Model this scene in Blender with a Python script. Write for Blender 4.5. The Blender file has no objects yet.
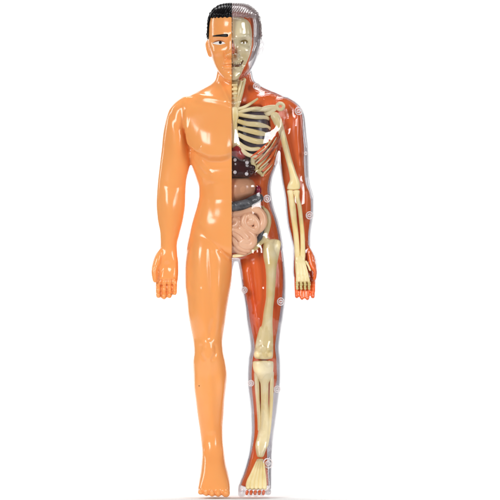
import bpy, bmesh, math, random
import numpy as np
from mathutils import Vector
from mathutils.bvhtree import BVHTree

random.seed(7); rng = np.random.default_rng(7)
S = 0.001            # one drawing unit = 1 mm; x to the right, y down, d = depth (negative towards the viewer)
Y0 = 497.0           # drawing y of the floor
scene = bpy.context.scene
COL = scene.collection

# ------------------------------------------------------------------ camera, world, lamps
cam_d = bpy.data.cameras.new('camera'); cam = bpy.data.objects.new('camera', cam_d); COL.objects.link(cam)
cam.location = (0.0, -6.0, (Y0 - 250) * S); cam.rotation_euler = (math.radians(90), 0, 0)
cam_d.sensor_width = 36; cam_d.lens = 36 * 6.0 / 0.5; cam_d.clip_end = 100; cam_d.clip_start = 0.05
scene.camera = cam

world = bpy.data.worlds.new('World'); scene.world = world; world.use_nodes = True
bg = world.node_tree.nodes['Background']; bg.inputs[0].default_value = (1, 1, 1, 1); bg.inputs[1].default_value = 0.13

def area(name, loc, target, sx, sy, power, col=(1, 1, 1)):
    l = bpy.data.lights.new(name, 'AREA'); l.shape = 'RECTANGLE'; l.size = sx; l.size_y = sy
    l.energy = power; l.color = col
    o = bpy.data.objects.new(name, l); COL.objects.link(o); o.location = loc
    o.rotation_euler = (Vector(target) - Vector(loc)).to_track_quat('-Z', 'Y').to_euler()
    return o
area('softbox', (-1.15, -1.55, 0.95), (0, 0, 0.28), 0.68, 0.8, 25)
area('softbox', (1.3, -1.4, 0.8), (0, 0, 0.28), 0.5, 0.9, 17.5)
area('added_backdrop_lamp', (-1.25, 0.8, 0.9), (-0.15, 1.75, 0.3), 0.5, 1.0, 13)  # unseen lamp added to push the sweep to white
area('added_backdrop_lamp', (1.25, 0.8, 0.9), (0.15, 1.75, 0.3), 0.5, 1.0, 13)  # its added twin on the other side, also out of view
area('added_backdrop_lamp', (0.0, 0.42, 1.45), (0.0, 0.22, 0.0), 0.9, 0.4, 13)  # added overhead, unseen, to lighten the floor shadow round the feet

vs = scene.view_settings; vs.view_transform = 'Standard'; vs.look = 'None'; vs.exposure = 0.0; vs.gamma = 1
cy = scene.cycles
cy.use_denoising = True
cy.transparent_max_bounces = 40; cy.max_bounces = 10; cy.diffuse_bounces = 3; cy.glossy_bounces = 4
cy.caustics_reflective = False; cy.caustics_refractive = False

# ------------------------------------------------------------------ materials
def srgb(r, g, b):
    f = lambda c: c / 12.92 if c <= 0.04045 else ((c + 0.055) / 1.055) ** 2.4
    return (f(r / 255), f(g / 255), f(b / 255), 1)

def plastic(name, c1, c2=None, rough=0.2, nscale=30, stretch=(1, 1, 1), bump=0.0, bscale=60, bstretch=(1, 1, 1),
            sss=0.0, coat=0.0, contrast=(0.35, 0.65), spec=0.5):
    m = bpy.data.materials.new(name); m.use_nodes = True
    nt = m.node_tree; N = nt.nodes; L = nt.links; b = N['Principled BSDF']
    b.inputs['Roughness'].default_value = rough
    b.inputs['Specular IOR Level'].default_value = spec
    tc = N.new('ShaderNodeTexCoord')
    def noise(scale, st, detail=4):
        mp = N.new('ShaderNodeMapping'); mp.inputs['Scale'].default_value = st
        L.new(tc.outputs['Object'], mp.inputs['Vector'])
        n = N.new('ShaderNodeTexNoise'); n.inputs['Scale'].default_value = scale; n.inputs['Detail'].default_value = detail
        L.new(mp.outputs[0], n.inputs['Vector']); return n
    if c2:
        n = noise(nscale, stretch)
        r = N.new('ShaderNodeValToRGB'); r.color_ramp.elements[0].position = contrast[0]; r.color_ramp.elements[1].position = contrast[1]
        r.color_ramp.elements[0].color = c1; r.color_ramp.elements[1].color = c2
        L.new(n.outputs['Fac'], r.inputs[0]); L.new(r.outputs[0], b.inputs['Base Color'])
    else:
        b.inputs['Base Color'].default_value = c1
    if bump:
        n = noise(bscale, bstretch, 3)
        bp = N.new('ShaderNodeBump'); bp.inputs['Strength'].default_value = bump; bp.inputs['Distance'].default_value = 0.0012
        L.new(n.outputs['Fac'], bp.inputs['Height']); L.new(bp.outputs[0], b.inputs['Normal'])
    if sss:
        b.inputs['Subsurface Weight'].default_value = sss; b.inputs['Subsurface Radius'].default_value = (1, .35, .15)
        b.inputs['Subsurface Scale'].default_value = 0.006
    if coat:
        b.inputs['Coat Weight'].default_value = coat; b.inputs['Coat Roughness'].default_value = 0.05
    return m

def clear_plastic(name, tint=(1, 1, 1, 1), absorb=140, acol=(.67, .65, .67, 1), rough=0.03, bump=0.0, bscale=120, haze=0.0, hazecol=(.8, .78, .8, 1)):
    m = bpy.data.materials.new(name); m.use_nodes = True
    nt = m.node_tree; N = nt.nodes; L = nt.links
    N.remove(N['Principled BSDF']); out = N['Material Output']
    tr = N.new('ShaderNodeBsdfTransparent'); tr.inputs[0].default_value = tint
    gl = N.new('ShaderNodeBsdfGlossy'); gl.inputs['Roughness'].default_value = rough; gl.inputs[0].default_value = (1, 1, 1, 1)
    lw = N.new('ShaderNodeLayerWeight')                       # Schlick's Fresnel for clear styrene
    p = N.new('ShaderNodeMath'); p.operation = 'POWER'; p.inputs[1].default_value = 5
    L.new(lw.outputs['Facing'], p.inputs[0])
    ma = N.new('ShaderNodeMath'); ma.operation = 'MULTIPLY_ADD'; ma.inputs[1].default_value = 0.86; ma.inputs[2].default_value = 0.04
    L.new(p.outputs[0], ma.inputs[0])
    mx = N.new('ShaderNodeMixShader'); L.new(ma.outputs[0], mx.inputs[0]); L.new(gl.outputs[0], mx.inputs[2])
    if haze:
        df = N.new('ShaderNodeBsdfDiffuse'); df.inputs[0].default_value = hazecol
        m2 = N.new('ShaderNodeMixShader'); m2.inputs[0].default_value = haze
        L.new(tr.outputs[0], m2.inputs[1]); L.new(df.outputs[0], m2.inputs[2]); L.new(m2.outputs[0], mx.inputs[1])
    else:
        L.new(tr.outputs[0], mx.inputs[1])
    if bump:
        tc = N.new('ShaderNodeTexCoord'); n = N.new('ShaderNodeTexNoise'); n.inputs['Scale'].default_value = bscale
        L.new(tc.outputs['Object'], n.inputs['Vector'])
        bp = N.new('ShaderNodeBump'); bp.inputs['Strength'].default_value = bump; bp.inputs['Distance'].default_value = 0.0015
        L.new(n.outputs['Fac'], bp.inputs['Height']); L.new(bp.outputs[0], gl.inputs['Normal'])
    L.new(mx.outputs[0], out.inputs['Surface'])
    if absorb:
        va = N.new('ShaderNodeVolumeAbsorption'); va.inputs['Color'].default_value = acol; va.inputs['Density'].default_value = absorb
        L.new(va.outputs[0], out.inputs['Volume'])
    return m

M = {}
M['skin'] = plastic('orange_plastic', srgb(246, 163, 93), srgb(249, 169, 100), rough=0.17, nscale=14, sss=0.25, bump=0.03, bscale=160)
M['hair'] = plastic('black_paint', srgb(14, 12, 14), srgb(22, 20, 22), rough=0.3, spec=0.0, coat=0.35)
M['black'] = plastic('black_gloss_paint', srgb(16, 13, 13), rough=0.5, spec=.25)
M['white'] = plastic('white_eye_paint', srgb(245, 240, 235), rough=0.2)
M['bone'] = plastic('cream_bone_plastic', srgb(244, 218, 150), srgb(255, 240, 198), rough=0.3, nscale=45, bump=0.6, bscale=80, bstretch=(1.6, 1.6, .7))
M['bone2'] = plastic('aged_bone_plastic', srgb(230, 208, 146), srgb(246, 228, 176), rough=0.28, nscale=60, bump=0.3, bscale=140)
M['muscle'] = plastic('red_muscle_plastic', srgb(246, 92, 28), srgb(255, 130, 64), rough=0.24, nscale=22, stretch=(1.6, 1.6, .35), bump=0.55, bscale=60, bstretch=(3.2, 3.2, .35), contrast=(.3, .72))
M['skull'] = plastic('skull_plastic', srgb(252, 230, 172), srgb(255, 244, 204), rough=.22, nscale=60, bump=.25, bscale=120)
M['knuckle'] = plastic('olive_knuckle_plastic', srgb(204, 186, 120), srgb(222, 206, 150), rough=.3, nscale=120)
M['lung'] = plastic('grey_lung_plastic', srgb(72, 62, 72), srgb(98, 86, 96), rough=0.25, nscale=80, bump=0.2)
M['glint'] = plastic('painted_glint_white', srgb(205, 198, 202), rough=.25)  # pale colour for the glints painted on the liver
M['heart'] = plastic('dark_red_heart_plastic', srgb(120, 22, 26), srgb(168, 40, 40), rough=0.2, nscale=90)
M['liver'] = plastic('maroon_liver_plastic', srgb(46, 20, 22), srgb(66, 30, 30), rough=0.12, nscale=70)
M['stomach'] = plastic('tan_stomach_plastic', srgb(204, 142, 106), srgb(220, 162, 126), rough=0.2, nscale=50, bump=.1)
M['colon'] = plastic('grey_colon_plastic', srgb(62, 62, 66), srgb(104, 104, 108), rough=0.3, nscale=170, bump=.9, bscale=200)
M['gut'] = plastic('pink_intestine_plastic', srgb(222, 168, 134), srgb(232, 184, 152), rough=0.28, nscale=70)
M['spleen'] = plastic('magenta_spleen_plastic', srgb(150, 24, 60), rough=0.25)
M['clear'] = clear_plastic('clear_shell_plastic', bump=0.12, bscale=70)
M['flange'] = clear_plastic('clear_flange_plastic', absorb=110, acol=(.64, .62, .655, 1), rough=0.06, bump=.1)
M['clearhair'] = clear_plastic('clear_hair_plastic', absorb=300, acol=(.58, .52, .52, 1), rough=0.1, haze=0.3, hazecol=(.42, .32, .32, 1))
M['boss'] = clear_plastic('clear_boss_plastic', absorb=60, rough=0.1, haze=0.62, hazecol=(.95, .86, .86, 1))
M['backdrop'] = plastic('white_sweep_paper', (0.93, 0.93, 0.93, 1), rough=0.9, spec=0.0)

# ------------------------------------------------------------------ mesh helpers (drawing space: x, d, z = Y0 - y)
def pchip(xs, ys, xq):
    xs = np.asarray(xs, float); ys = np.asarray(ys, float); h = np.diff(xs); dl = np.diff(ys) / h
    d = np.zeros_like(ys)
    for i in range(1, len(xs) - 1):
        if dl[i - 1] * dl[i] > 0:
            w1 = 2 * h[i] + h[i - 1]; w2 = h[i] + 2 * h[i - 1]
            d[i] = (w1 + w2) / (w1 / dl[i - 1] + w2 / dl[i])
    d[0] = dl[0]; d[-1] = dl[-1]
    k = np.clip(np.searchsorted(xs, xq) - 1, 0, len(h) - 1)
    t = (xq - xs[k]) / h[k]
    return ((1 + 2 * t) * (1 - t) ** 2 * ys[k] + t * (1 - t) ** 2 * h[k] * d[k] + t * t * (3 - 2 * t) * ys[k + 1] + t * t * (t - 1) * h[k] * d[k + 1])

def table(rows, depths=None):
    """rows: (y, xl, xr[, front, back]); depths: (y, front, back). Returns f(yq) -> array of xl, xr, front, back."""
    r = np.array([list(q)[:3] for q in rows], float)
    dp = np.array(depths, float) if depths is not None else np.array([(q[0], q[3], q[4]) for q in rows], float)
    def f(yq):
        yq = np.asarray(yq, float); yd = np.clip(yq, dp[0, 0], dp[-1, 0])
        return np.stack([pchip(r[:, 0], r[:, 1], yq), pchip(r[:, 0], r[:, 2], yq), pchip(dp[:, 0], dp[:, 1], yd), pchip(dp[:, 0], dp[:, 2], yd)], -1)
    f.y0, f.y1 = r[0, 0], r[-1, 0]
    return f

class MB:
    def __init__(self): self.v = []; self.f = []
    def rings(self, rings, cap=True):
        b = len(self.v); n = len(rings[0])
        for r in rings: self.v.extend([tuple(p) for p in r])
        for i in range(len(rings) - 1):
            for j in range(n):
                k = (j + 1) % n
                self.f.append((b + i * n + j, b + i * n + k, b + (i + 1) * n + k, b + (i + 1) * n + j))
        if cap:
            for i, flip in ((0, True), (len(rings) - 1, False)):
                c = np.mean(np.array(rings[i]), 0); self.v.append(tuple(c)); ci = len(self.v) - 1
                for j in range(n):
                    k = (j + 1) % n; a, e = b + i * n + j, b + i * n + k
                    self.f.append((ci, e, a) if flip else (ci, a, e))
    def hloft(self, f, step=2.0, n=40, p=2.2, inset=0.0, fr=None, bk=None, round_ends=(0, 0)):
        ys = np.linspace(f.y0, f.y1, max(3, int((f.y1 - f.y0) / step) + 1)); q = f(ys)
        th = np.linspace(0, 2 * np.pi, n, endpoint=False); c, s = np.cos(th), np.sin(th)
        R = []
        def ring(y, xl, xr, a, b, k=1.0):
            pp = p(y) if callable(p) else p; cx_, sx_ = np.sign(c) * np.abs(c) ** (2 / pp), np.sign(s) * np.abs(s) ** (2 / pp)
            mx, my = (xl + xr) / 2, (a + b) / 2; w, h = (xr - xl) / 2 * k, (b - a) / 2 * k
            return np.stack([mx + w * cx_, my + h * sx_, np.full(n, Y0 - y)], -1)
        for i, y in enumerate(ys):
            xl, xr, a, b = q[i]; xl += inset; xr -= inset
            if fr: a = fr(a, b, y)
            if bk: b = bk(a, b, y)
            R.append((y, xl, xr, a, b))
        out = []
        if round_ends[0]:
            for t in (0.1, 0.4, 0.7): out.append(ring(R[0][0] - round_ends[0] * math.cos(t * math.pi / 2), *R[0][1:], k=math.sin(t * math.pi / 2)))
        out += [ring(*r) for r in R]
        if round_ends[1]:
            for t in (0.7, 0.4, 0.1): out.append(ring(R[-1][0] + round_ends[1] * math.cos(t * math.pi / 2), *R[-1][1:], k=math.sin(t * math.pi / 2)))
        self.rings(out[::-1])
    def tube(self, pts, step=1.2, n=14, closed=False, taper=True):
        """pts: (x, y, d, r[, rd]) smooth tube; r across, rd in depth."""
        P = np.array([(q[0], q[2], Y0 - q[1], q[3], q[4] if len(q) > 4 else q[3]) for q in pts], float)
        if closed: P = np.vstack([P, P[:1]])
        t = np.concatenate([[0], np.cumsum(np.linalg.norm(np.diff(P[:, :3], axis=0), axis=1))])
        m = max(4, int(t[-1] / step)); tq = np.linspace(0, t[-1], m)
        if len(P) > 2:
            Q = np.stack([catmull(t, P[:, k], tq, closed) for k in range(5)], -1)
        else:
            Q = np.stack([np.interp(tq, t, P[:, k]) for k in range(5)], -1)
        T = np.gradient(Q[:, :3], axis=0)
        if closed: T[0] = T[-1] = Q[1, :3] - Q[-2, :3]
        T /= np.linalg.norm(T, axis=1)[:, None] + 1e-9
        ref = np.array([0, 1.0, 0.05]); th = np.linspace(0, 2 * np.pi, n, endpoint=False); R = []
        for i in range(m):
            s = np.cross(T[i], ref); s /= np.linalg.norm(s) + 1e-9; u = np.cross(s, T[i])
            R.append((Q[i, :3], s, u, Q[i, 3], Q[i, 4], T[i]))
        mk = lambda c, s, u, r, rd, k: [c + s * r * k * math.cos(a) + u * rd * k * math.sin(a) for a in th]
        if closed:
            rings = [mk(*r[:5], 1) for r in R[:-1]]
            b = len(self.v)
            for r in rings: self.v.extend([tuple(p) for p in r])
            mm = len(rings)
            for i in range(mm):
                for j in range(n):
                    k = (j + 1) % n; i2 = (i + 1) % mm
                    self.f.append((b + i * n + j, b + i * n + k, b + i2 * n + k, b + i2 * n + j))
            return self
        rings = []
        if taper:
            c, s, u, r, rd, T0 = R[0]
            for a in (0.12, 0.45, 0.75): rings.append(mk(c - T0 * min(r, rd) * math.cos(a * math.pi / 2), s, u, r, rd, math.sin(a * math.pi / 2)))
        rings += [mk(*r[:5], 1) for r in R]
        if taper:
            c, s, u, r, rd, T0 = R[-1]
            for a in (0.75, 0.45, 0.12): rings.append(mk(c + T0 * min(r, rd) * math.cos(a * math.pi / 2), s, u, r, rd, math.sin(a * math.pi / 2)))
        self.rings(rings)
        return self
    def ball(self, x, y, d, rx, ry, rd, n=20, m=12):
        rings = []
        for i in range(m + 1):
            a = math.pi * min(max(i / m, .02), .98)
            rings.append([(x + rx * math.sin(a) * math.cos(t), d + rd * math.sin(a) * math.sin(t), Y0 - y + ry * math.cos(a)) for t in np.linspace(0, 2 * np.pi, n, endpoint=False)])
        self.rings(rings[::-1]); return self
    def mesh(self, name, scale=1.0):
        me = bpy.data.meshes.new(name); v = np.array(self.v)
        me.from_pydata(v.tolist(), [], self.f); me.update()
        bm = bmesh.new(); bm.from_mesh(me); bmesh.ops.recalc_face_normals(bm, faces=bm.faces); bm.to_mesh(me); bm.free()
        return me

def catmull(t, y, tq, closed=False):
    m = np.gradient(y, t) if len(t) > 2 else np.full(len(y), (y[-1] - y[0]) / (t[-1] - t[0]))
    if closed: m[0] = m[-1] = (y[1] - y[-2]) / ((t[1] - t[0]) + (t[-1] - t[-2]))
    k = np.clip(np.searchsorted(t, tq) - 1, 0, len(t) - 2); h = t[k + 1] - t[k]; u = (tq - t[k]) / h
    return (1 + 2 * u) * (1 - u) ** 2 * y[k] + u * (1 - u) ** 2 * h * m[k] + u * u * (3 - 2 * u) * y[k + 1] + u * u * (u - 1) * h * m[k + 1]

def remesh(me, voxel, smooth=4, fac=0.5):
    o = bpy.data.objects.new('work', me); COL.objects.link(o)
    r = o.modifiers.new('r', 'REMESH'); r.mode = 'VOXEL'; r.voxel_size = voxel
    if smooth:
        s = o.modifiers.new('s', 'SMOOTH'); s.factor = fac; s.iterations = smooth
    dg = bpy.context.evaluated_depsgraph_get()
    out = bpy.data.meshes.new_from_object(o.evaluated_get(dg))
    bpy.data.objects.remove(o); bpy.data.meshes.remove(me)
    return out

def getv(me):
    a = np.empty(len(me.vertices) * 3); me.vertices.foreach_get('co', a); a = a.reshape(-1, 3)
    b = np.empty(len(me.vertices) * 3); me.vertex_normals.foreach_get('vector', b)
    return a, b.reshape(-1, 3)
def setv(me, a): me.vertices.foreach_set('co', a.ravel()); me.update()

def link(name, me, mat, parent=None, smooth=True):
    """drawing space -> metres, one mesh object"""
    a = np.empty(len(me.vertices) * 3); me.vertices.foreach_get('co', a); a = a.reshape(-1, 3)
    a = (a - np.array([250.0, 0, 0])) * S; me.vertices.foreach_set('co', a.ravel())
    if smooth: me.polygons.foreach_set('use_smooth', np.ones(len(me.polygons), bool))
    me.update(); me.name = name
    o = bpy.data.objects.new(name, me); COL.objects.link(o); me.materials.append(mat)
    if parent: o.parent = parent
    return o
def build(mb, name, mat, parent, voxel=None, smooth=4, cut=None):
    me = mb.mesh(name)
    if voxel: me = remesh(me, voxel, smooth)
    if cut: me = halves(me, cut, False, True)
    return link(name, me, mat, parent)
def halves(me, x, keep_left, fill):
    bm = bmesh.new(); bm.from_mesh(me)
    bmesh.ops.bisect_plane(bm, geom=bm.verts[:] + bm.edges[:] + bm.faces[:], plane_co=(x, 0, 0), plane_no=(1, 0, 0), clear_outer=keep_left, clear_inner=not keep_left)
    if fill:
        ed = [e for e in bm.edges if e.is_boundary]
        if ed: bmesh.ops.triangle_fill(bm, edges=ed, use_beauty=True)
    out = bpy.data.meshes.new('half'); bm.to_mesh(out); bm.free(); return out

def sm(a, b, x):
    t = np.clip((x - a) / (b - a), 0, 1); return t * t * (3 - 2 * t)

# ------------------------------------------------------------------ the setting
def make_backdrop():
    prof = [(-0.4, 0.0), (0.3, 0.0), (1.0, 0.0)]
    for k in range(1, 17):
        a = k / 16 * math.pi / 2; prof.append((1.0 + 0.8 * math.sin(a), 0.8 - 0.8 * math.cos(a)))
    prof.append((1.8, 1.4))
    v = []; f = []
    for (y, z) in prof: v += [(-0.9, y, z), (0.9, y, z)]
    for i in range(len(prof) - 1): f.append((2 * i, 2 * i + 1, 2 * i + 3, 2 * i + 2))
    me = bpy.data.meshes.new('backdrop'); me.from_pydata(v, [], f); me.update()
    me.polygons.foreach_set('use_smooth', np.ones(len(me.polygons), bool)); me.materials.append(M['backdrop'])
    o = bpy.data.objects.new('backdrop', me); COL.objects.link(o); o['kind'] = 'structure'
make_backdrop()

root = bpy.data.objects.new('anatomical_model', None); COL.objects.link(root); root.empty_display_size = 0.05
root['label'] = 'standing human anatomy model, one half orange skin, the other clear plastic over bones and organs'
root['category'] = 'anatomy model'

# ------------------------------------------------------------------ the body outline, measured
CUT = 231.8
head = table([(4, 225, 243, -10, 12), (5, 220.5, 247.5, -16, 19), (7, 216.3, 251.7, -22, 26), (10, 212.6, 255.2, -26, 30), (14, 209.9, 258.2, -29, 33), (20, 208.4, 260, -31, 35),
(27, 207.6, 261.3, -32, 36), (37, 207.8, 261.2, -32, 36), (45, 208.3, 260.6, -32, 34), (52, 209.9, 259.2, -32, 29), (60, 212.6, 256.6, -32, 22),
              (66, 215, 254, -31.5, 15), (72, 218.2, 250.4, -31, 8), (77, 221.8, 245.6, -30.5, 1), (80.5, 225, 241.5, -29.5, -6), (82.5, 228.5, 237.5, -27.5, -12)])
torso = table([(60, 219, 250, -11, 18), (72, 217, 252.4, -12, 20), (79, 215.5, 254, -13, 21), (84, 211, 259, -14, 22), (88, 204, 266, -15.5, 23), (92, 196.5, 276, -18, 24),
               (96, 189, 284, -21, 24.5), (100, 184, 290, -23.5, 25), (106, 180, 293, -26, 26), (115, 178, 295, -29, 27), (125, 180, 292, -31, 28), (135, 184, 288, -32, 28),
               (145, 188, 283, -32, 28), (155, 190, 279, -31, 27), (162, 190.8, 277.8, -30, 26), (169.5, 193, 275.6, -29, 25), (180, 196.6, 272.6, -28, 24), (189, 199, 271.6, -27, 23.5),
               (195, 199, 272, -27, 24), (207, 196.6, 274.3, -27, 25), (219, 193, 278.2, -27.5, 27), (234, 189.4, 281.6, -27, 29), (252, 186.4, 283.8, -23, 28), (258, 192, 278, -18, 22)])
arm_d = [(98, -12, 16), (110, -16, 18), (130, -16, 16), (160, -14, 14), (190, -13, 13), (205, -13, 13), (235, -10, 11), (250, -8, 9), (262, -9, 7), (279, -9, 5), (292, -8, 3)]
larm = table([(98, 181, 200), (101, 176.6, 200), (104, 173.4, 200), (108, 170.2, 199), (114, 167.4, 198), (120, 165.6, 196), (130, 163.6, 192), (140, 162.4, 191), (150, 161.5, 190.8),
              (160, 160.3, 190.3), (168, 159.4, 189.4), (180, 158, 186.6), (192, 157, 185.6), (204, 156.5, 185.3), (219, 157.6, 183.3), (234, 160.2, 179.6), (246, 160.6, 177),
              (255, 158.6, 177.4), (262, 157, 178.3), (272, 156.4, 178.4), (280, 156.8, 177.8), (284, 158, 177)], arm_d)
rarm = table([(98, 270, 290), (101, 270, 295.4), (104, 270, 299), (108, 272, 302), (114, 273, 304.6), (120, 274, 305.8), (130, 277, 306.6), (140, 278, 307.6), (150, 278.3, 308.7),
              (162, 278.8, 309), (174, 280, 309.4), (184, 281.6, 310.4), (192, 283.2, 313), (200, 284.4, 314.2), (214, 285.6, 314), (224, 286.8, 312.5), (238, 290, 311), (250, 292.3, 311.4),
              (260, 292, 313.4), (270, 291.7, 314.6), (277, 292.2, 315), (284, 294, 315)], arm_d)
leg_d = [(238, -22, 26), (254, -25, 27), (286, -25, 23), (314, -23, 19), (342, -20, 15), (352, -20, 14), (376, -16, 20), (400, -14, 18), (428, -12.5, 14), (440, -13, 14),
         (452, -17, 17), (462, -25, 18), (473, -34, 12), (482, -41, -4), (489, -46, -20)]
lleg = table([(238, 190, 230), (254, 186.4, 234), (262, 185.4, 234.2), (270, 185, 233), (286, 185.2, 231), (300, 187, 228.5), (314, 188.3, 226.3), (324, 190, 224.9), (332, 191.6, 223.6),
              (342, 193.4, 222.5), (352, 194.2, 223.2), (362, 193.2, 225.3), (376, 193.5, 227), (388, 194, 226), (400, 195.6, 224.6), (415, 197.5, 223.6), (428, 199.5, 222.6),
              (440, 201, 222.8), (452, 202, 224.3), (462, 201.5, 225.6), (473, 200.3, 228.4), (482, 199, 230), (489, 198.6, 230.4)], leg_d)
rleg = table([(238, 240, 281), (254, 237.4, 284), (263, 238, 285), (274, 239.6, 286), (286, 241, 286.4), (298, 243, 286), (310, 245, 284.5), (320, 246, 283.2), (330, 247.5, 281.5),
              (339, 249, 280.3), (348, 250, 279.5), (360, 248, 280.7), (375, 247.2, 281), (388, 247.6, 280.4), (400, 249, 279), (416, 250.4, 276.9), (430, 250.8, 274.8), (440, 250.2, 273.6),
              (452, 248.5, 272.7), (464, 245.5, 272.2), (473, 242.5, 272), (480, 239.8, 271.9), (489, 237.8, 271.4)], leg_d)

def fingers(mb, data, thumb):
    for (x0, x1, y0, y1) in data:
        r = abs(x1 - x0) / 2 * 1.0 + .08; x = (x0 + x1) / 2
        mb.tube([(x, y0 - 6, -3, r, 4.2), (x, y0 + (y1 - y0) * .3, -4, r, 3.9), (x, y0 + (y1 - y0) * .62, -6, r * .97, 3.5), (x, y1 - r, -8.5, r * .9, 3.0)], step=1)
    mb.tube(thumb, step=1)
def toes(mb, data):
    for (x0, x1, y1) in data:
        r = min(abs(x1 - x0) / 2 * 1.08 + .15, 4.3); x = (x0 + x1) / 2
        e = 3.0 * abs(x - data[2][0] - 3) / 13
        mb.tube([(x, 485.5, -33 + e, r * .9, r * .9), (x, 489.5, -41 + e, r * .96, r), (x, y1 - r, -46 + e, r * .96, r * .95)], step=1)

def body_mesh():
    mb = MB()
    mb.hloft(head, n=64, p=2.25, round_ends=(.6, .8), step=1.5)
    for sx in (207.6, 262.2):                              # ears
        k = 1 if sx > 235 else -1
        mb.tube([(sx - k * .6, 41.5, 2, 1.6, 3.5), (sx + k * .5, 43, 4, 1.8, 4.6), (sx + k * .2, 47.5, 3, 1.8, 4.2), (sx - k * 1.2, 53, 0, 1.6, 2.6), (sx - k * 2, 56, -1, 1.3, 1.8)])
    mb.hloft(torso, n=80, p=2.25, step=1.5, round_ends=(0, 4))
    mb.hloft(larm, n=40, p=2.15, round_ends=(2, 3)); mb.hloft(rarm, n=40, p=2.15, round_ends=(2, 3))
    foot_p = lambda y: float(np.interp(y, [445, 470, 486], [2.1, 2.5, 3.2]))
    mb.hloft(lleg, n=56, p=foot_p, step=1.5, round_ends=(0, 3)); mb.hloft(rleg, n=56, p=foot_p, step=1.5, round_ends=(0, 3))
    mb.ball(213, 470, 8, 9, 9, 12)
    mb.ball(259.5, 470, 8, 9, 9, 12)
    fingers(mb, [(155.9, 161.2, 280, 298.4), (161.2, 166.9, 280, 299.8), (166.9, 172.2, 280, 298.6), (172.2, 177.2, 280, 295.4)],
            [(162.5, 249, -2, 2.2, 4), (158.6, 256, -4, 3.2, 5), (156.0, 264, -6, 3.4, 4.8), (154.3, 272, -9, 2.8, 3.8), (155.2, 280.5, -10, 2.3, 3.0)])
    fingers(mb, [(294.4, 299.2, 281, 299.6), (299.2, 304.6, 281, 301.6), (304.6, 310, 281, 301.8), (310, 315.6, 281, 300)],
            [(308.5, 249, -2, 2.2, 4), (312.4, 255, -4, 3.2, 5), (314.6, 262, -6, 3.2, 4.8), (316.1, 271, -9, 2.6, 3.8), (315.2, 279.5, -10, 2.2, 3.0)])
    toes(mb, [(198.4, 203.6, 493.4), (203.6, 209.4, 494.6), (209.4, 215.4, 495.2), (215.4, 221.4, 495.4), (221.6, 230.6, 496)])
    toes(mb, [(237.4, 246.2, 496), (246.4, 252.6, 495.6), (252.6, 258.8, 495.6), (258.8, 265, 495), (265, 271.2, 494)])
    me = remesh(mb.mesh('body'), 0.95, 5)
    sculpt(me)
    return me

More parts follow.
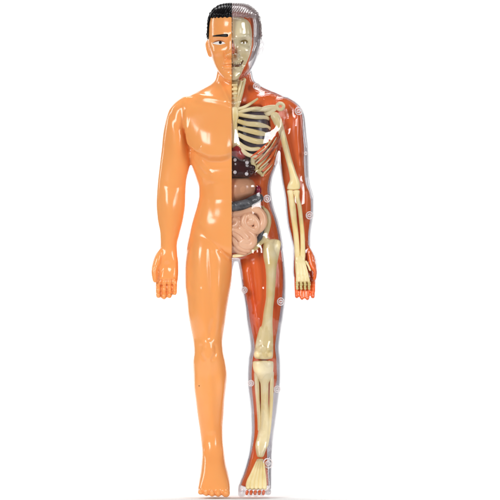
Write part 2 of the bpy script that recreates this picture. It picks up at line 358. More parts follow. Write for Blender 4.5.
PEC = np.array([(180, 118), (186, 133), (191, 146), (200, 154), (210, 158.6), (220, 159.3), (228, 157.5), (232, 155), (236, 155), (240, 157.5), (248, 159.3), (258, 158.6), (268, 154), (276, 146), (282, 133), (288, 118)], float)
def sculpt(me):
    v, n = getv(me); x, d, y = v[:, 0], v[:, 1], Y0 - v[:, 2]
    fw = sm(0.12, 0.55, -n[:, 1]); h = np.zeros(len(v))
    def g(cx, cyy, sx, sy, amp, rot=0.0, pw=2):
        c, s = math.cos(math.radians(rot)), math.sin(math.radians(rot)); u = ((x - cx) * c + (y - cyy) * s) / sx; w = (-(x - cx) * s + (y - cyy) * c) / sy
        return amp * np.exp(-(np.abs(u) ** pw + np.abs(w) ** pw))
    def line(pts, width, amp):                            # groove or ridge along a polyline
        best = np.full(len(v), 1e9)
        for (a, b) in zip(pts[:-1], pts[1:]):
            ax, ay = a; bx, by = b; L2 = (bx - ax) ** 2 + (by - ay) ** 2
            t = np.clip(((x - ax) * (bx - ax) + (y - ay) * (by - ay)) / L2, 0, 1)
            best = np.minimum(best, np.hypot(x - ax - t * (bx - ax), y - ay - t * (by - ay)))
        ends = 1.0
        return amp * np.exp(-(best / width) ** 2) * ends
    # chest
    cyv = np.interp(x, PEC[:, 0], PEC[:, 1]); f = cyv - y
    inr = sm(181, 190, x) * (1 - sm(278, 287, x)); mid = 1 - 0.55 * np.exp(-((x - 233) / 5) ** 2)
    h += (5.6 * sm(-4.6, 4.6, f) * np.exp(-(np.maximum(f - 6, 0) / 22) ** 2) - 1.6 * sm(4, -4, f) * np.exp(-(np.minimum(f, 0) / 14) ** 2)) * inr * mid
    for k in (1, -1):
        mx = lambda q: q if k == 1 else 467 - q
        h += g(mx(209), 139, 15, 16, 2.2)
        h += line([(mx(186), 130), (mx(189), 142), (mx(191), 150)], 2.2, -2.6)      # arm / chest fold
        h += line([(mx(190), 92), (mx(204), 97), (mx(222), 101), (mx(231), 104)], 2.6, 1.1)   # collar bone
        h += line([(mx(196), 104), (mx(212), 104), (mx(228), 108)], 3.5, -0.8)
        h += line([(mx(221), 84), (mx(226), 96), (mx(230), 104)], 2.2, 1.6)          # neck cord
        h += g(mx(203.8), 147.6, 1.3, 1.3, .8)
        for (ax, ay, bx, by) in ((194, 158, 206, 172), (200, 160, 212, 174), (194, 166, 203, 178)): h += line([(mx(ax), ay), (mx(bx), by)], 1.6, .6)
        h += line([(mx(207), 170), (mx(209), 190), (mx(212), 218)], 4.5, -0.5)
        for yy in (168.5, 183.5, 199): h += line([(mx(210), yy + 1), (mx(232), yy)], 2.2, -0.35)
        h += line([(mx(196), 226), (mx(208), 240), (mx(222), 253), (mx(232), 259)], 3.6, -0.8)   # groin
        h += line([(mx(221), 251), (mx(228), 257.5), (mx(234), 260)], 1.8, -1.2)
        h += g(mx(200), 264, 8, 28, 2.6, -6) + g(mx(217), 300, 5.5, 28, 2.0, 6) + g(mx(199), 310, 5, 22, 1.6, -5) + g(mx(221), 384, 4, 18, 1.6, -4) + g(mx(198), 382, 4, 20, 1.6, 4)
        h += line([(mx(210), 250), (mx(212), 285), (mx(214), 318), (mx(210), 338)], 3, -1.3)
        h += line([(mx(203), 290), (mx(206), 325), (mx(208), 341)], 3, .8)
        # upper arm, elbow
        h += g(mx(177), 148, 6.5, 20, 2.6) + g(mx(173), 122, 8, 10, 1.6) + g(mx(171), 212, 5, 18, 1.6); h += line([(mx(170), 112), (mx(178), 128), (mx(186), 134)], 3, -.6)
        h += line([(mx(166), 186), (mx(173), 190), (mx(181), 186)], 2.6, -.4); h += g(mx(166), 205, 5, 12, .8)
    for kx in (208.2, 265):                                                 # knees and shins
        h += g(kx, 349, 6.5, 8, 2.0); h += g(kx, 357.5, 4, 3, .9); h += line([(kx - 7, 346), (kx - 7.5, 353), (kx - 4, 359)], 1.8, -.8); h += line([(kx + 7, 346), (kx + 7.5, 353), (kx + 4, 359)], 1.8, -.8)
        sx = 1 if kx < 235 else -1
        h += line([(kx + 1, 362), (kx + sx * 2.5, 400), (kx + sx * 3.6, 430)], 3.6, 1.2)
    for (ax, bx) in (((203, 452), (224, 452)), ((249.5, 452), (271.5, 452))):
        h += g(*ax, 3, 4, 1.0); h += g(*bx, 3, 4, 1.0)
    for tx in (203.4, 209.3, 215.3, 221.4, 246.3, 252.6, 258.8, 265): h += line([(tx, 488.5), (tx, 497)], .9, -1.2)
    for tx in (201, 206.6, 212.4, 218.4, 226, 241.8, 249.5, 255.7, 262, 268): h += g(tx, 491, 2, 1.4, .7)
    # palm and finger creases
    for (px, sg) in ((167, 1), (305, -1)):
        h += g(px, 267, 5.5, 7, -3.2); h += g(px - sg * 6.5, 262, 3.5, 7, 1.5); h += line([(px - sg * 8, 277), (px - sg * 5, 268), (px - sg * 5, 259)], 1.4, -1.3)
        for yy in (280, 286, 292): h += line([(px - 11, yy), (px + 10, yy - .5)], .9, -1.0)
        for j in (161.2, 166.9, 172.2) if sg == 1 else (299.2, 304.6, 310): h += line([(j, 280.5), (j, 300)], .8, -2.2)
    # face (both halves)
    face = sm(0, 1, (90 - y) / 4); hf = np.zeros(len(v))
    hf += g(233, 55.6, 4.2, 3.8, 13.5); hf += g(233, 47, 2.6, 7.5, 5.6) + g(233, 39, 3.0, 4, 1.5)
    for k in (1, -1):
        mx = lambda q: q if k == 1 else 466 - q
        hf += g(mx(228), 56.8, 2.0, 2.0, 4.8) + line([(mx(225), 54), (mx(224.6), 57.6), (mx(226.6), 60), (233, 60.6)], 1.1, -1.6); hf += g(mx(220), 37.6, 9, 2.2, 1.3); hf += g(mx(219.5), 43.4, 7, 3.6, -3.4) + g(mx(219), 43.4, 3.8, 2.4, 1.7)
        hf += g(mx(217), 52, 7, 5, 1.6); hf += g(mx(228), 61, 1.6, 3, -.8); hf += g(mx(221), 62, 4, 8, -.8)
        hf += line([(mx(226), 59), (mx(221.5), 66)], 1.2, -.7)
        hf += line([(mx(224.5), 64.6), (233, 63.2)], 1.6, 1.9) + line([(mx(225), 68.6), (233, 69)], 1.8, 2.1) + line([(mx(223), 66.3), (233, 66.4)], .9, -1.8)
    hf += g(233, 72.5, 6, 1.6, -1.0) + g(233, 78, 6, 4, 1.8) + g(233, 26, 14, 8, .8)
    h += hf * (y < 90)
    setv(me, v + n * (h * fw)[:, None])

body = body_mesh()
skin_me = halves(body, CUT, True, True)
shell_me = halves(body, CUT + .03, False, False)
bpy.data.meshes.remove(body)
bmt = bmesh.new(); bmt.from_mesh(skin_me); skin_bvh = BVHTree.FromBMesh(bmt); bmt.free()
bmt = bmesh.new(); bmt.from_mesh(shell_me); shell_bvh = BVHTree.FromBMesh(bmt); bmt.free()
def front(bvh, x, y):
    h = bvh.ray_cast(Vector((x, -300, Y0 - y)), Vector((0, 1, 0))); return h[0], h[1]

skin = link('skin_half', skin_me, M['skin'], root); skin['label'] = 'opaque orange half of the body, with face, arm and leg'
shell = link('clear_shell', shell_me, M['clear'], root); shell['label'] = 'transparent half of the body'
# the flange where the clear front meets the clear back, seen as a grey margin
def flange(f, side, y0, y1, w):
    def q(yq):
        r = f(yq); yq = np.asarray(yq, float); wd = np.interp(yq, *w); o = np.empty_like(r); mid = (r[:, 2] + r[:, 3]) / 2
        o[:, 0] = r[:, 1] - wd if side > 0 else r[:, 0] + 1.3; o[:, 1] = r[:, 1] - 1.3 if side > 0 else r[:, 0] + wd
        hd = .30 * (r[:, 3] - r[:, 2]); o[:, 2] = mid - hd; o[:, 3] = mid + hd; return o
    q.y0, q.y1 = y0, y1
    mb = MB(); mb.hloft(q, n=24, p=2.6, step=2, round_ends=(1, 1)); return build(mb, 'seam_flange', M['flange'], shell)
flange(rleg, 1, 262, 484, ((262, 300, 345, 385, 396, 440, 470, 484), (3.6, 4.8, 5.4, 5, 7.6, 7.6, 5.4, 4.4)))
flange(rleg, -1, 280, 484, ((280, 310, 340, 380, 440, 484), (3.2, 4.4, 5.6, 5.4, 4.6, 3.2)))
flange(rarm, 1, 112, 256, ((112, 125, 160, 180, 200, 256), (3.6, 4.6, 6.2, 5.8, 4.4, 3.4)))
flange(rarm, -1, 166, 276, ((166, 276), (3.2, 3.2)))
flange(torso, 1, 166, 250, ((166, 185, 205, 250), (4, 5, 5, 4.2)))
sol = shell.modifiers.new('wall', 'SOLIDIFY'); sol.thickness = 1.9 * S; sol.offset = -1; sol.use_rim = True

def decal(name, outline, bvh, mat, parent, off=.35, thick=.9):
    """small painted relief lying on the surface: outline polygon in drawing x, y"""
    cx, cyy = np.mean(np.array(outline), 0); rings = []
    for k in (0.02, .35, .7, .92, 1.0):
        R = []
        for (px, py) in outline:
            qx, qy = cx + (px - cx) * k, cyy + (py - cyy) * k
            c, nn = front(bvh, qx, qy)
            if c is None: c = Vector((qx, -20, Y0 - qy)); nn = Vector((0, -1, 0))
            o = off if k < 1 else -thick
            R.append((c.x, c.y - o, c.z))
        rings.append(R)
    mb = MB(); mb.rings(rings); return build(mb, name, mat, parent)
def oval(cx, cyy, rx, ry, n=24): return [(cx + rx * math.cos(t), cyy + ry * math.sin(t)) for t in np.linspace(0, 2 * np.pi, n, endpoint=False)]
decal('eyebrow', [(211.6, 36.9), (213, 36.2), (217, 35.6), (222, 35.2), (226, 34.8), (228, 35), (229, 36.2), (228.5, 37.7), (226.5, 38.2), (222, 37.9), (217, 37.6), (213, 37.5)], skin_bvh, M['black'], skin)
decal('eye', [(212.2, 44), (213.8, 42.7), (216.5, 41.7), (219.5, 41.3), (222.3, 41.8), (224.6, 43.2), (226, 44.6), (223.6, 45.2), (220.5, 45.8), (217, 45.6), (214.2, 44.8)], skin_bvh, M['white'], skin, off=.3)
decal('pupil', oval(220.4, 43.4, 1.55, 1.6), skin_bvh, M['black'], skin, off=.55)
decal('speck', oval(199.2, 385.6, .5, .5, 12), skin_bvh, M['black'], skin, off=.2)
decal('eyelid', [(212, 43.9), (213.8, 42.5), (216.5, 41.4), (219.5, 41.0), (222.3, 41.5), (224.8, 42.9), (222.3, 42.0), (219.5, 41.55), (216.5, 41.95), (213.9, 43)], skin_bvh, plastic('brown_eyeline', srgb(150, 80, 40), rough=.3), skin, off=.5)

# ------------------------------------------------------------------ hair: a ridged cap, black on one side, clear on the other
def hair_mesh():
    nth, nr = 420, 80; ths = np.linspace(0, 2 * np.pi, nth, endpoint=False); V = []; p = 2.25
    bot = []
    for t in ths:
        s = math.sin(t); c = abs(math.cos(t))              # s < 0 is the front
        if s < 0:
            fr_ = float(sm(.90, .965, c)); b = 18.6 + 20.5 * fr_ + .5 * math.sin(t * 34)
        else: b = 39.5 + 22 * float(sm(.15, .8, s)) + (0 if s > .3 else 0)
        bot.append(b)
    for r in range(nr + 1):
        u = r / nr
        for j, t in enumerate(ths):
            y = 4.05 + (bot[j] - 4.05) * u ** 1.35
            xl, xr, a, b = head(np.array([y]))[0]
            cxx, cdd = (xl + xr) / 2, (a + b) / 2
            c, s = math.cos(t), math.sin(t)
            ex, ey = math.copysign(abs(c) ** (2 / p), c), math.copysign(abs(s) ** (2 / p), s)
            X, D = cxx + (xr - xl) / 2 * ex, cdd + (b - a) / 2 * ey
            strand = math.sin((X * .9 + (y * .55 if s < 0 else 0)) * 2 * math.pi / 2.1 + .8 * math.sin(y * .3 + X * .2)) if s < .5 else math.sin(t * 60)
            fringe = math.exp(-((bot[j] - y - 3.2) / 2.6) ** 2)
            off = .7 + .42 * strand * min(1, u * 3 + .3) + (.9 * fringe if s < 0 else 0)
            off *= 1 if u < .97 else .6
            top = max(0, (9 - y) / 5)
            V.append((X + off * ex * (1 - .4 * top), D + off * ey * (1 - .4 * top), Y0 - y + off * (.25 + .9 * top)))
    F = []
    for r in range(nr):
        for j in range(nth):
            k = (j + 1) % nth; F.append((r * nth + j, (r + 1) * nth + j, (r + 1) * nth + k, r * nth + k))
    V.append((234, 1, Y0 - 2.6)); F += [(len(V) - 1, j, (j + 1) % nth) for j in range(nth)]
    me = bpy.data.meshes.new('hair'); me.from_pydata(V, [], F); me.update()
    bm = bmesh.new(); bm.from_mesh(me); bmesh.ops.recalc_face_normals(bm, faces=bm.faces)
    if sum(f.normal.z for f in bm.faces) < 0: bmesh.ops.reverse_faces(bm, faces=bm.faces)
    bm.to_mesh(me); bm.free(); return me
hm = hair_mesh()
for left in (True, False):
    o = link('hair', halves(hm, CUT if left else CUT + .3, left, False), M['hair'] if left else M['clearhair'], skin if left else shell)
    o['label'] = 'glossy black moulded hair' if left else 'transparent moulded hair'
    s_ = o.modifiers.new('wall', 'SOLIDIFY'); s_.thickness = 1.1 * S; s_.offset = -1

# ------------------------------------------------------------------ red muscle body behind the bones
def muscle():
    mb = MB()
    def squeeze(k): return lambda a, b, y: b - (b - a) * k
    back = lambda a, b, y: b - 2.6
    def tab(f, fl, fr_, y0=None, y1=None):
        def q(yq):
            r = f(yq).copy(); yq = np.asarray(yq, float); r[:, 0] += np.interp(yq, *fl); r[:, 1] -= np.interp(yq, *fr_); return r
        q.y0 = y0 or f.y0; q.y1 = y1 or f.y1; return q
    c = lambda v: ((0, 600), (v, v))
    mb.hloft(tab(torso, c(2), ((60, 84, 100, 150, 165, 185, 205, 260), (2.2, 2.2, 2, 2, 3, 4, 4, 3))), n=64, fr=squeeze(.72), bk=back, step=2)
    mb.hloft(tab(rarm, c(2), ((98, 112, 125, 160, 180, 200, 240, 290), (2.2, 2.6, 3.4, 5, 4.6, 3.2, 2.6, 1.8))), n=36, fr=squeeze(.64), bk=back, step=2, round_ends=(0, 3))
    mb.hloft(tab(rleg, ((238, 290, 310, 340, 380, 440, 460, 489), (2, 2, 3.2, 4.5, 4.2, 3.4, 2.4, 2)), ((238, 270, 300, 345, 380, 395, 440, 470, 489), (2.2, 2.4, 3.8, 4.2, 3.8, 6.5, 6.5, 4, 3)), y1=484), n=40, fr=squeeze(.68), bk=back, step=2, round_ends=(0, 3))
    hd = table([(11.5, 222, 247, -2, 26), (15, 216, 251, -14, 30), (20, 214, 253.6, -18, 32), (30, 213, 254, -14, 32), (45, 213, 253.4, -12, 30), (52, 215, 252, -10, 25), (60, 216, 249.4, -8, 18), (72, 220, 246, -6, 8)])
    mb.hloft(hd, n=40, step=2)
    mb.tube([(232.6, 45, -27, 1.2, 4), (233, 49, -30, 1.8, 4), (233.2, 53, -32, 2.0, 4)])
    for (x0, x1, y1) in ((294.4, 299.2, 298.4), (299.2, 304.6, 300.2), (304.6, 310, 300.4), (310, 315.6, 298.6)):
        mb.tube([((x0 + x1) / 2, 276, -1, 2.6, 3), ((x0 + x1) / 2, 288, -5.5, 2.5, 2.8), ((x0 + x1) / 2, y1 - 2, -9, 2.0, 2.0)])
    mb.tube([(306, 244, -1, 2, 3), (308.4, 251, -2, 3, 3.4), (311, 258, -4, 3.8, 3.6), (312.4, 265, -6, 3.8, 3.4), (315, 272, -8.5, 2, 2.6), (314.4, 279, -9.8, 1.6, 2)])
    me = remesh(mb.mesh('muscle'), 1.0, 5)
    v, n = getv(me); x, d, y = v[:, 0], v[:, 1].copy(), Y0 - v[:, 2]; fw = sm(.1, .5, -n[:, 1]); h = np.zeros(len(v))
    def ridge(pts, w, amp):
        best = np.full(len(v), 1e9)
        for (ax, ay), (bx, by) in zip(pts[:-1], pts[1:]):
            t = np.clip(((x - ax) * (bx - ax) + (y - ay) * (by - ay)) / ((bx - ax) ** 2 + (by - ay) ** 2), 0, 1)
            best = np.minimum(best, np.hypot(x - ax - t * (bx - ax), y - ay - t * (by - ay)))
        return amp * np.exp(-(best / w) ** 2)
    h += ridge([(256, 88), (270, 97), (288, 105)], 4, 1.5) + ridge([(248, 76), (247, 88), (242, 100)], 3, 1.5)
    h += ridge([(297, 116), (297, 140), (299, 166)], 4, 2.0) + ridge([(304, 122), (304, 150)], 1.6, -1.2) + ridge([(307, 192), (306, 218)], 3, 1.2)
    h += ridge([(246, 272), (252, 300), (257, 326)], 3.5, 1.6) + ridge([(254, 264), (258, 300)], 3, 1.2) + ridge([(250, 268), (255, 300), (258, 318)], 1, -1.4)
    h += ridge([(281, 262), (279, 300), (276, 330)], 3, 1.4) + ridge([(276, 290), (274, 330)], .9, -1.2) + ridge([(273, 205), (277, 235)], 3, 1.2)
    v = v + n * (h * fw)[:, None]
    cxr = np.interp(y, [104, 115, 130, 150, 170, 185, 200, 220, 240, 252, 258], [260, 268, 270, 268, 263, 261, 264, 268, 266, 254, 244])
    mk = (1 - sm(cxr - 2, cxr + 2, x)) * sm(103, 108, y) * (1 - sm(253, 258, y))       # the open trunk that holds the organs
    v[:, 1] = np.where(v[:, 1] < -6, v[:, 1] * (1 - mk) - 6 * mk, v[:, 1])
    setv(me, v)
    me2 = halves(me, CUT + .06, False, True); bpy.data.meshes.remove(me)
    return link('muscle_body', me2, M['muscle'], root)
mus = muscle()

# ------------------------------------------------------------------ skull
def skull():
    mb = MB()
    t = table([(17, 222, 243, -16, 8), (20, 217, 248, -22, 14), (26, 215, 251, -26, 20), (34, 214.6, 252, -27.5, 22), (42, 215, 252, -27.5, 20), (50, 216, 251, -27.5, 14), (56, 217.5, 249.4, -27, 8),
               (62, 218.5, 247, -27, 0), (70, 220, 243.4, -27, -8), (76, 222.5, 240.6, -26.5, -14), (80, 227, 237.6, -25, -18)])
    mb.hloft(t, n=56, p=2.4, step=1.5, round_ends=(2, 1))
    me = remesh(mb.mesh('skull'), .8, 4); v, n = getv(me); x, y = v[:, 0], Y0 - v[:, 2]; fw = sm(.1, .5, -n[:, 1]); h = np.zeros(len(v))
    g = lambda cx, cyy, sx, sy, a, pw=2: a * np.exp(-(np.abs((x - cx) / sx) ** pw + np.abs((y - cyy) / sy) ** pw))
    h += g(243.8, 42.6, 5, 3.6, -6.5) + g(243.5, 37.4, 6.5, 1.8, 2.4) + g(246, 49.6, 4.5, 2.6, 3.0) + g(233.5, 54, 2.6, 4.6, -4.5, 3) + g(234, 44, 2.2, 5, 2.4)
    h += g(238, 65.6, 6.2, 1.3, -2.4) + g(241.5, 57.5, 2.6, 4, -1.4) + g(237, 61.5, 5, 2, 1.2) + g(237, 69, 5.5, 2, 1.3) + g(234, 77, 5, 3, 1.4) + g(247, 60, 2, 6, -1.6)
    h += .55 * np.sin((x - 232) * 2 * math.pi / 1.9) * np.exp(-((y - 65.8) / 3) ** 2) * (x < 243)
    setv(me, v + n * (h * fw)[:, None]); m2 = halves(me, CUT + .6, False, True); return link('skull', m2, M['skull'], root)
sk = skull()
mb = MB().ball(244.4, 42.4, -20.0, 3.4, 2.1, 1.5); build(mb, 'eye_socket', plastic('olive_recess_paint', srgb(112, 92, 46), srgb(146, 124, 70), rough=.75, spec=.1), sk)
mb = MB().tube([(233, 66.4, -27.0, 1.3), (237, 66.8, -26.6, 1.3), (240.6, 65, -25.3, 1.1), (243, 61.6, -23.7, .7)]); build(mb, 'mouth_gap', plastic('dark_mouth_paint', srgb(120, 80, 44), rough=.3), sk)
for i in range(4):
    mb = MB().ball(234 + i * 2.05, 64.7 + (-.1 * i), -27.2 + .45 * i, .95, 1.4, .8, n=10, m=8); build(mb, 'tooth', M['bone'], sk)

# ------------------------------------------------------------------ neck and trunk bones
nb = MB()
nb.tube([(235, 80, -8, 4.4, 4), (235.4, 90, -10, 4.4, 4), (235, 100, -14, 4.4, 4), (235, 109, -20, 4, 3)])
for yy in (85, 89.5, 94, 98.5, 103): nb.tube([(231, yy + .4, -13.6 - (yy - 84) * .35, 1.5), (236.5, yy, -13.8 - (yy - 84) * .35, 1.6)])
neck = build(nb, 'neck_spine', M['bone'], root, .8, 6, cut=CUT + .06)
for tp in ([(244.4, 80, -10, 1.8, 2), (242, 92, -14, 1.7, 2), (239.4, 102, -19, 1.7, 1.8), (237.6, 108.5, -22.5, 1.5, 1.4)], [(241, 82, -12, 1.5, 2), (239, 93, -15.5, 1.5, 2), (237.2, 104, -20, 1.4, 1.6)]):
    build(MB().tube(tp), 'neck_tendon', M['bone'], neck)

cage = bpy.data.objects.new('rib_cage', None); COL.objects.link(cage); cage.parent = root
st = MB(); st.tube([(235, 109, -25, 3.6, 2), (235, 116, -26.5, 4.2, 2), (234.4, 124, -27.5, 3.2, 2), (234.6, 134, -28, 3.8, 2), (234.6, 143, -27.5, 3.4, 2), (233.6, 148, -26, 1.6, 1.4)])
build(st, 'sternum', M['bone'], cage, .7, 3, cut=CUT + .06)
ribs = [[(237, 110, -25, 1.5), (244, 107.5, -24, 1.6), (251, 103.5, -21, 1.5), (257.5, 99.5, -15, 1.1)],
        [(238, 113, -25.5, 1.7), (246, 111.2, -25, 1.9), (256, 109.4, -22, 2), (265, 110, -15, 1.8), (270, 113, -5, 1.5)],
        [(238, 115.5, -26.5, 1.8), (246, 116.6, -26.5, 2.2), (256, 117.2, -24, 2.3), (264.5, 118, -17, 2), (271, 121, -4, 1.6)],
        [(238.5, 121.5, -27, 1.8), (246, 123.6, -27, 2.2), (257, 125.6, -25, 2.4), (265.5, 127, -17, 2.1), (272, 130, -4, 1.6)],
        [(238.5, 128.5, -27.5, 1.8), (246, 131, -27.5, 2.2), (257, 133, -25, 2.4), (266, 134.6, -17, 2.1), (272.5, 138, -4, 1.6)],
        [(238.5, 135.5, -27.5, 1.8), (246, 138.6, -27.5, 2.2), (256, 141.4, -25, 2.4), (266, 142.6, -17, 2.1), (273, 146, -4, 1.6)],
        [(238, 142, -27.5, 1.8), (243, 146.4, -27.5, 2.1), (250, 149.6, -26, 2.2), (259, 149.6, -21, 2.1), (267, 149, -13, 1.8)],
        [(237.5, 144, -27.5, 1.7), (241.5, 150.5, -27, 2), (248, 155.4, -26, 2.1), (257, 156.4, -21.5, 2), (266, 154, -13, 1.7)]]
for i, r in enumerate(ribs):
    k = (1.0, 1.1, 1.02, 1.12, 1.05, 1.1, 1.0, 1.06)[i]
    build(MB().tube([(x, y + .5 * math.sin(2.3 * i + x * .21), d, q * k * (1 + .07 * math.sin(x * .6 + i)), q * .66) for (x, y, d, q) in r], step=1, n=16), 'rib', M['bone'], cage)
for r in ([(252, 158, -23, 1.5), (253, 164, -22, 2.4), (257, 170.5, -19, 2), (262, 174.6, -15, 1.6)], [(252.4, 162, -22.5, 1.6), (256, 158.6, -21.5, 1.7), (262, 157, -17, 1.4), (269, 151, -10, 1.1)],
          [(256, 168, -20, 2), (260, 164, -18.5, 1.7), (265, 160, -15, 1.3), (270, 154, -9, 1)], [(258, 171, -19, 1.8), (263, 168.6, -16, 1.5), (267.5, 164, -13, 1.2)],
          [(262, 175.5, -15, 1.5), (266, 171, -13.5, 1.2), (270, 165, -10, 1)]):
    build(MB().tube(r, step=1, n=12), 'lower_rib', M['bone2'], cage)
for r in ([(255, 159, -23, 1), (264, 150, -18, 1.6), (271, 141, -12, 1.6), (277, 133, -6, .9)], [(258, 163, -21, 1), (267, 154, -17, 1.7), (273, 146, -11, 1.6), (277.5, 138, -6, .9)],
          [(261, 167, -19, 1), (269, 159, -15, 1.7), (274, 151, -10, 1.5), (277, 144, -5, .8)], [(263, 171, -17, 1), (270.5, 164, -13, 1.6), (274, 157, -9, 1.4), (276, 150, -4, .8)],
          [(265, 176, -15, 1), (271, 169, -11, 1.5), (273.4, 163, -8, 1.2)], [(251, 157, -25.5, .8), (259, 151.5, -22.5, 1.1), (266, 144, -17, 1.2), (271.5, 136, -11, .8)]):
    build(MB().tube(r, step=1, n=12), 'muscle_strand', M['muscle'], mus)

for r in ([(256, 163.5, -23.5, .7), (264, 155.5, -20, .8), (271, 146.5, -14, .7), (276.4, 137.5, -8, .5)], [(260, 168.5, -21, .7), (267.5, 161.5, -17.5, .8), (273.5, 153, -11.5, .7), (277, 145, -7, .5)],
          [(264, 173, -17.5, .7), (270, 167, -14, .8), (274, 160, -9.5, .6)], [(268, 170, -14, .6), (273, 160, -11, .7), (276.6, 150, -6.5, .5)], [(258, 154, -23.5, .6), (266, 147.5, -19, .7), (274, 136, -10, .5)]):
    build(MB().tube(r, step=1, n=10), 'tendon_strand', M['bone'], mus)

def bone(name, rows, parent=None, depths=None, p=2.1, ends=(1.2, 1.2), voxel=.8, extra=None, mat='bone', smooth=3):
    mb = MB(); mb.hloft(table(rows, depths), n=32, p=p, step=1.2, round_ends=ends)
    if extra: extra(mb)
    return build(mb, name, M[mat], parent or root, voxel, smooth)
mb = MB(); mb.tube([(252, 111, -21, 1.6), (259, 110.4, -19, 1.9), (266, 109, -16.5, 3.0, 2), (271, 108, -15, 3.0, 2), (276, 107.2, -14.5, 2.2, 1.8)]); build(mb, 'clavicle', M['bone'], root, .7, 2)
mb = MB(); mb.tube([(280.2 + 3.5 * math.cos(a), 106.8 + 3.2 * math.sin(a), -14.5 + .8 * math.cos(a), 1.85, 1.5) for a in np.linspace(0, 2 * np.pi, 12, endpoint=False)], closed=True)
mb.tube([(263, 115, -11, 1.8), (268, 112.4, -13, 4.2, 2.4), (273, 109.6, -14, 3.2, 2), (277, 107.6, -14, 1.6, 1.6)]); mb.tube([(266, 113, -10, 2.4), (268, 120, -6, 2.2)])
build(mb, 'scapula', M['bone'], root, .7, 2)
def hum(mb): mb.ball(275, 116.5, -13, 4.6, 4.4, 4.2)
bone('humerus', [(114, 270.5, 278.5, -16, -8), (118, 271.2, 281, -18, -7), (123, 273.2, 282.8, -18, -7), (128, 276, 284, -17, -7), (136, 279.4, 286, -16, -7), (146, 282, 288.6, -15, -7), (156, 284.6, 291, -15, -7),
                 (166, 287.2, 294, -15, -7), (174, 289, 296.6, -15, -7), (180, 289.8, 299, -15, -7), (185, 287.6, 300.2, -15, -7), (189, 286.8, 300, -14, -7)], extra=hum)
bone('ulna', ends=(1.2, 2), rows=[(191, 286.8, 293.6, -15, -8), (196, 287.8, 293.8, -14.5, -8), (206, 289, 295.8, -13, -7.5), (220, 291, 297, -12, -7), (234, 293, 298.6, -11, -6.5), (246, 294, 299.6, -10, -5.5), (256, 294.6, 300, -9.5, -5), (260, 295, 300, -9, -5)])
bone('radius', ends=(1.2, 2), rows=[(191, 293.2, 300, -15, -8), (196, 294, 299.4, -14.5, -8), (206, 297, 301.6, -13, -7.5), (220, 298.8, 303.2, -12, -7), (234, 300, 304.6, -11, -6.5), (246, 300.2, 305.2, -10, -5.5), (256, 299.8, 305.6, -9.5, -5), (260, 300, 305, -9, -5)])
mb = MB()
mb.hloft(table([(257, 295, 305, -9.5, -5), (262, 294.8, 305.4, -10.5, -6), (268, 295, 306, -11, -7), (275, 295.6, 307.6, -11.2, -8), (280.5, 296.2, 309.4, -11.2, -8.6)]), n=28, p=2.8, round_ends=(2, 1.5))
for i in range(4): mb.tube([(296.8 + i * 2.6, 263, -10.3, 1.0), (297 + i * 3.3, 272, -10.8, 1.1), (297.2 + i * 3.75, 281, -10.9, 1.7, 1.4)])
for i in range(5): mb.ball(296.4 + i * 1.9, 262.5 + .8 * (i % 2), -9.6, 1.6, 1.8, 1.5, n=12, m=8)
hand = build(mb, 'hand_bones', M['bone2'], root, .7, 2)
for i in range(4):
    x = 297 + i * 3.95
    for (y0, y1, r) in ((282.6, 284.6, 1.75), (286.6, 288.4, 1.5)):
        build(MB().tube([(x, y0, -9.4 - (y0 - 282) * .16, r), (x + .1, (y0 + y1) / 2, -9.8 - (y0 - 282) * .16, r * .8), (x + .2, y1, -10 - (y1 - 282) * .14, r)], n=10), 'finger_bone', M['knuckle'], hand)
build(MB().tube([(306, 262, -8.5, 1.4), (308.4, 266, -9, 1.1), (310, 270, -9.5, 1.1)]), 'thumb_bone', M['bone2'], hand)
# pelvis: a curved wing round the gut
mb = MB()
mb.tube([(262, 206.5, -8, 1.2, 2), (266.4, 212, -10, 2.4, 2.4), (268.2, 220, -11, 3.2, 2.6), (266.6, 229, -12, 3.4, 2.8), (262.6, 238, -13, 3.6, 2.8), (257, 245.5, -14, 3.2, 2.6), (250, 251.5, -16, 2.4, 2.2), (243, 254.6, -17, 2.0, 2), (234, 256, -18, 2, 2)])
mb.tube([(262, 236, -11, 3, 3), (266, 241, -11, 4, 3), (269, 245, -11, 3, 3)])
build(mb, 'pelvis', M['bone'], root, .8, 3)
bone('femur', ends=(2.6, 1.2), rows=[(241.5, 266, 280.6, -15, -6), (244, 263.2, 281, -17, -5), (250, 262.8, 280, -18, -5), (258, 263.4, 278.4, -18, -5), (266, 265, 276.8, -18, -5), (280, 266, 275.8, -18, -5), (296, 265.8, 274.6, -18, -5), (312, 263.4, 273, -18, -5),
               (322, 262.2, 272.6, -17, -5), (330, 260.2, 272.8, -17, -5), (340, 257.6, 273.2, -17, -4), (348, 254.8, 273.2, -17.5, -4), (355, 253.6, 273.2, -18, -4), (358, 254.6, 272.4, -17, -5)], extra=lambda mb: (mb.tube([(260.6, 327.5, -12, 1.0, 2), (260, 331, -13, 1.6, 3), (259, 338, -13, 2.4, 3), (258, 346, -13, 3, 3)]), mb.ball(258.4, 354, -13, 4.8, 5, 6.5), mb.ball(268.6, 354, -13, 4.6, 5, 6.5)))
build(MB().ball(262.8, 349, -15.6, 5.2, 5.4, 3.2), 'kneecap', M['bone'], root, .7, 3)
bone('tibia', [(361.5, 252.6, 273.4, -17, -5), (365, 252.6, 273.6, -17.5, -4), (371, 253.8, 273.2, -17, -4), (377, 257, 271.6, -15, -4), (384, 260.4, 268.6, -14, -4), (400, 260.8, 268.4, -13, -4), (420, 260.2, 269.8, -12, -3.5),
               (436, 257.2, 269.2, -12, -3.5), (446, 255.2, 267.4, -13, -5), (452, 256, 265.2, -15, -6), (456, 257, 263.6, -16, -8)])
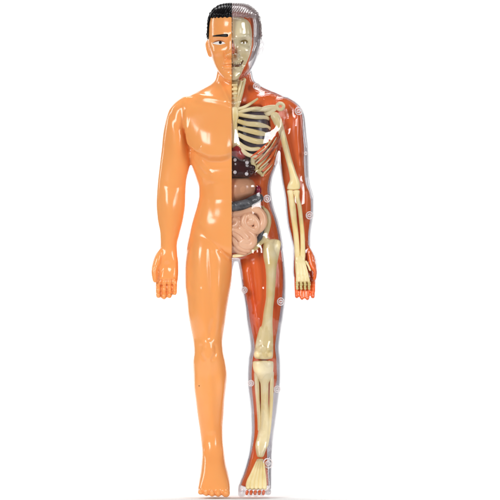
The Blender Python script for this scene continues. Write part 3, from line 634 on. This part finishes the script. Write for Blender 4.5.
bone('fibula', [(372, 269, 273.8, -12, -5), (384, 269.7, 273.8, -11.5, -5), (400, 269.3, 273.2, -11, -5), (420, 268, 271.8, -10, -5), (436, 266.6, 270, -10, -5), (446, 265.4, 268.2, -11, -6)])
bone('fibula', [(373, 254, 259.2, -12, -5), (388, 254.8, 259.5, -11.5, -5), (402, 256, 259.9, -11, -5), (418, 257.2, 261, -10, -5), (430, 257.6, 261, -10, -5)])
mb = MB(); mb.hloft(table([(459, 256.6, 263.6, -19, -8), (464, 254.6, 263.8, -24, -10), (472, 251.4, 264, -32, -18), (480, 248, 264.4, -39, -28), (486, 246.4, 265, -43, -34)]), n=32, round_ends=(1, 2))
foot = build(mb, 'foot_bones', M['bone2'], root, .8, 3)
for i in range(5):
    x0, x1 = 256.6 + i * 1.7, 248 + i * 4.1
    build(MB().tube([(x0, 461.5, -22, 1.1), ((x0 + x1) / 2, 472, -31.6, 1.75), (x1, 484, -41.4, 2.3), (x1, 486, -42.6, 2.3)]), 'metatarsal', M['bone2'], foot)
    build(MB().tube([(x1 - .8, 490, -41.5, 1.6), (x1 - 1.2, 492, -42.6, 1.4)]), 'toe_flesh', M['muscle'], mus)

# ------------------------------------------------------------------ organs
mb = MB(); mb.hloft(table([(108, 242, 258, -16, 0), (114, 237, 266, -20, 4), (126, 234, 269, -23, 5), (140, 234, 270, -23.5, 5), (150, 240, 268, -22, 4), (158, 249, 264, -18, 2)]), round_ends=(1.5, 1.5)); build(mb, 'lung', M['lung'], root, 1, 3)
mb = MB(); mb.hloft(table([(146.5, 233, 238, -26, -10), (149, 232.4, 242.4, -29, -8), (153, 226, 245.6, -30, -8), (157, 233.5, 246.4, -29, -9), (159.5, 238, 244.6, -26, -12)]), round_ends=(1, 1)); mb.tube([(233.6, 150, -28.5, 1.6), (237, 147.4, -28.6, 1.4), (240.4, 149.6, -28.2, 1.2)])
build(mb, 'heart', M['heart'], root, .8, 2, cut=CUT + .06)
mb = MB(); mb.hloft(table([(156, 226, 244, -20, 0), (160, 226, 252, -25, 2), (166, 226, 255, -26.5, 3), (172, 226, 255.2, -26, 3), (177, 226, 252, -22, 0)]), round_ends=(1, 1), n=48)
for (x, y) in ((234.6, 160.6), (246, 160.6), (235, 174), (246.6, 174.4), (240.5, 167.4), (252, 168)): mb.ball(x, y, -22.4, 3.6, 3.4, 3.6)
lv = build(mb, 'liver', M['liver'], root, .8, 3, cut=CUT + .06)
for (x, y) in ((235, 160.2), (247, 163), (235, 172.6), (246.6, 174.2)): build(MB().ball(x, y, -25.9, 1.9, 1.9, 1.0), 'painted_glint', M['glint'], lv)  # small pale domes standing in for specular glints on the liver
mb = MB(); mb.hloft(table([(178, 226, 249, -17, 0), (181, 226, 253.6, -22, 2), (187, 226, 255.6, -25, 3), (193, 226, 254.4, -25, 3), (198, 226, 248, -22, 1), (202, 226, 241, -18, 0)]), round_ends=(1, 1), n=48); build(mb, 'stomach', M['stomach'], root, .8, 4, cut=CUT + .06)
mb = MB(); mb.tube([(228, 206.8, -22, 4.7, 4.2), (239, 206, -23, 5.2, 4.4), (247, 203.8, -22.5, 5.1, 4.4), (254, 200, -20.5, 4.9, 4.2), (259.4, 198, -17.6, 4.6, 4)])
mb.tube([(262.6, 227, -14, 1.6, 2), (261.4, 232, -16, 2.6, 2.8), (259, 238, -17, 3.2, 3), (256.4, 241.4, -17.5, 2.4, 2.6)])
build(mb, 'colon', M['colon'], root, .8, 1, cut=CUT + .06)
build(MB().ball(258.2, 190.5, -10, 3.2, 5, 4), 'spleen', M['spleen'], root)
Z = lambda pts, d, r: [(230 + a / 7.82, 196 + b / 7.82, d - 3.5 * math.exp(-(((a - 120) / 100) ** 2 + ((b - 260) / 130) ** 2)), r) for a, b in pts]
mb = MB(); mb.hloft(table([(209, 222, 256, -20, 0), (214, 222, 263, -23, 0), (224, 222, 265.4, -24, 0), (236, 222, 261, -24, 0), (246, 222, 255, -22, -2), (251, 222, 247, -19, -4)]), round_ends=(2, 2)); gut = build(mb, 'small_intestine', M['gut'], root, 1, 3, cut=CUT + .06)
for pts, d, r in (([(0, 152), (60, 146), (112, 132), (168, 112), (222, 118), (254, 158), (258, 210), (236, 252), (204, 276)], -20.5, 3.6),
                  ([(120, 164), (108, 200), (122, 238), (158, 262), (196, 272), (214, 244), (206, 206), (186, 180)], -22, 3.3), ([(150, 160), (176, 170), (170, 204), (150, 214)], -22, 3.2),
                  ([(0, 196), (40, 186), (66, 204), (50, 232), (0, 240)], -21.5, 3.0), ([(70, 176), (80, 214), (84, 248)], -20.5, 2.8),
                  ([(0, 262), (50, 268), (98, 292), (130, 324)], -22, 3.0), ([(84, 258), (130, 280), (174, 312), (184, 356), (158, 392), (112, 392), (86, 372), (112, 352), (140, 352)], -21.5, 3.3),
                  ([(26, 290), (60, 312), (84, 338)], -21.5, 2.9), ([(0, 316), (34, 346), (60, 384), (96, 412), (140, 422)], -20.5, 3.1), ([(0, 366), (34, 400), (70, 428), (120, 438)], -18.5, 2.9)):
    build(MB().tube(Z(pts, d, r + .5), step=.9, n=16), 'intestine_loop', M['gut'], gut, .6, 2, cut=CUT + .06)

# ------------------------------------------------------------------ screw bosses moulded in the clear shell
for (x, y, r) in ((256.6, 86.8, 3.9), (298.4, 111.4, 4.2), (267, 198.8, 4), (309.4, 215.4, 4.1), (310.6, 264.4, 3.6), (244.6, 290, 3.6), (280.6, 301.4, 4.2), (251, 383, 3.4), (277, 389, 3.8), (267.8, 462.6, 5.4), (305.4, 153.4, 2)):
    c, nn = front(shell_bvh, x, y)
    if c is None: continue
    nn = (nn + Vector((0, -1.2, 0))).normalized()
    q = nn.to_track_quat('Z', 'Y').to_matrix()
    mb = MB()
    def ring(R, rr, n=28, k=8):
        b = len(mb.v)
        for i in range(n):
            a = 2 * math.pi * i / n
            for j in range(k):
                t = 2 * math.pi * j / k; mb.v.append(tuple(c + q @ Vector(((R + rr * math.cos(t)) * math.cos(a), (R + rr * math.cos(t)) * math.sin(a), rr * 1.3 * math.sin(t) + .2))))
        for i in range(n):
            for j in range(k): mb.f.append((b + i * k + j, b + ((i + 1) % n) * k + j, b + ((i + 1) % n) * k + (j + 1) % k, b + i * k + (j + 1) % k))
    ring(r - .6, .62)
    if r > 3: ring(r * .42, .5)
    ang = random.uniform(0, math.pi)
    for sgn in (1, -1):
        b0 = [c + q @ Vector((r * .75 * math.cos(ang) * t + sgn * .7 * math.sin(ang), r * .75 * math.sin(ang) * t - sgn * .7 * math.cos(ang), .4)) for t in (-1, 0, 1)]
        mb.tube([(p.x, Y0 - p.z, p.y, .35) for p in b0], n=8)
    build(mb, 'screw_boss', M['boss'], shell)
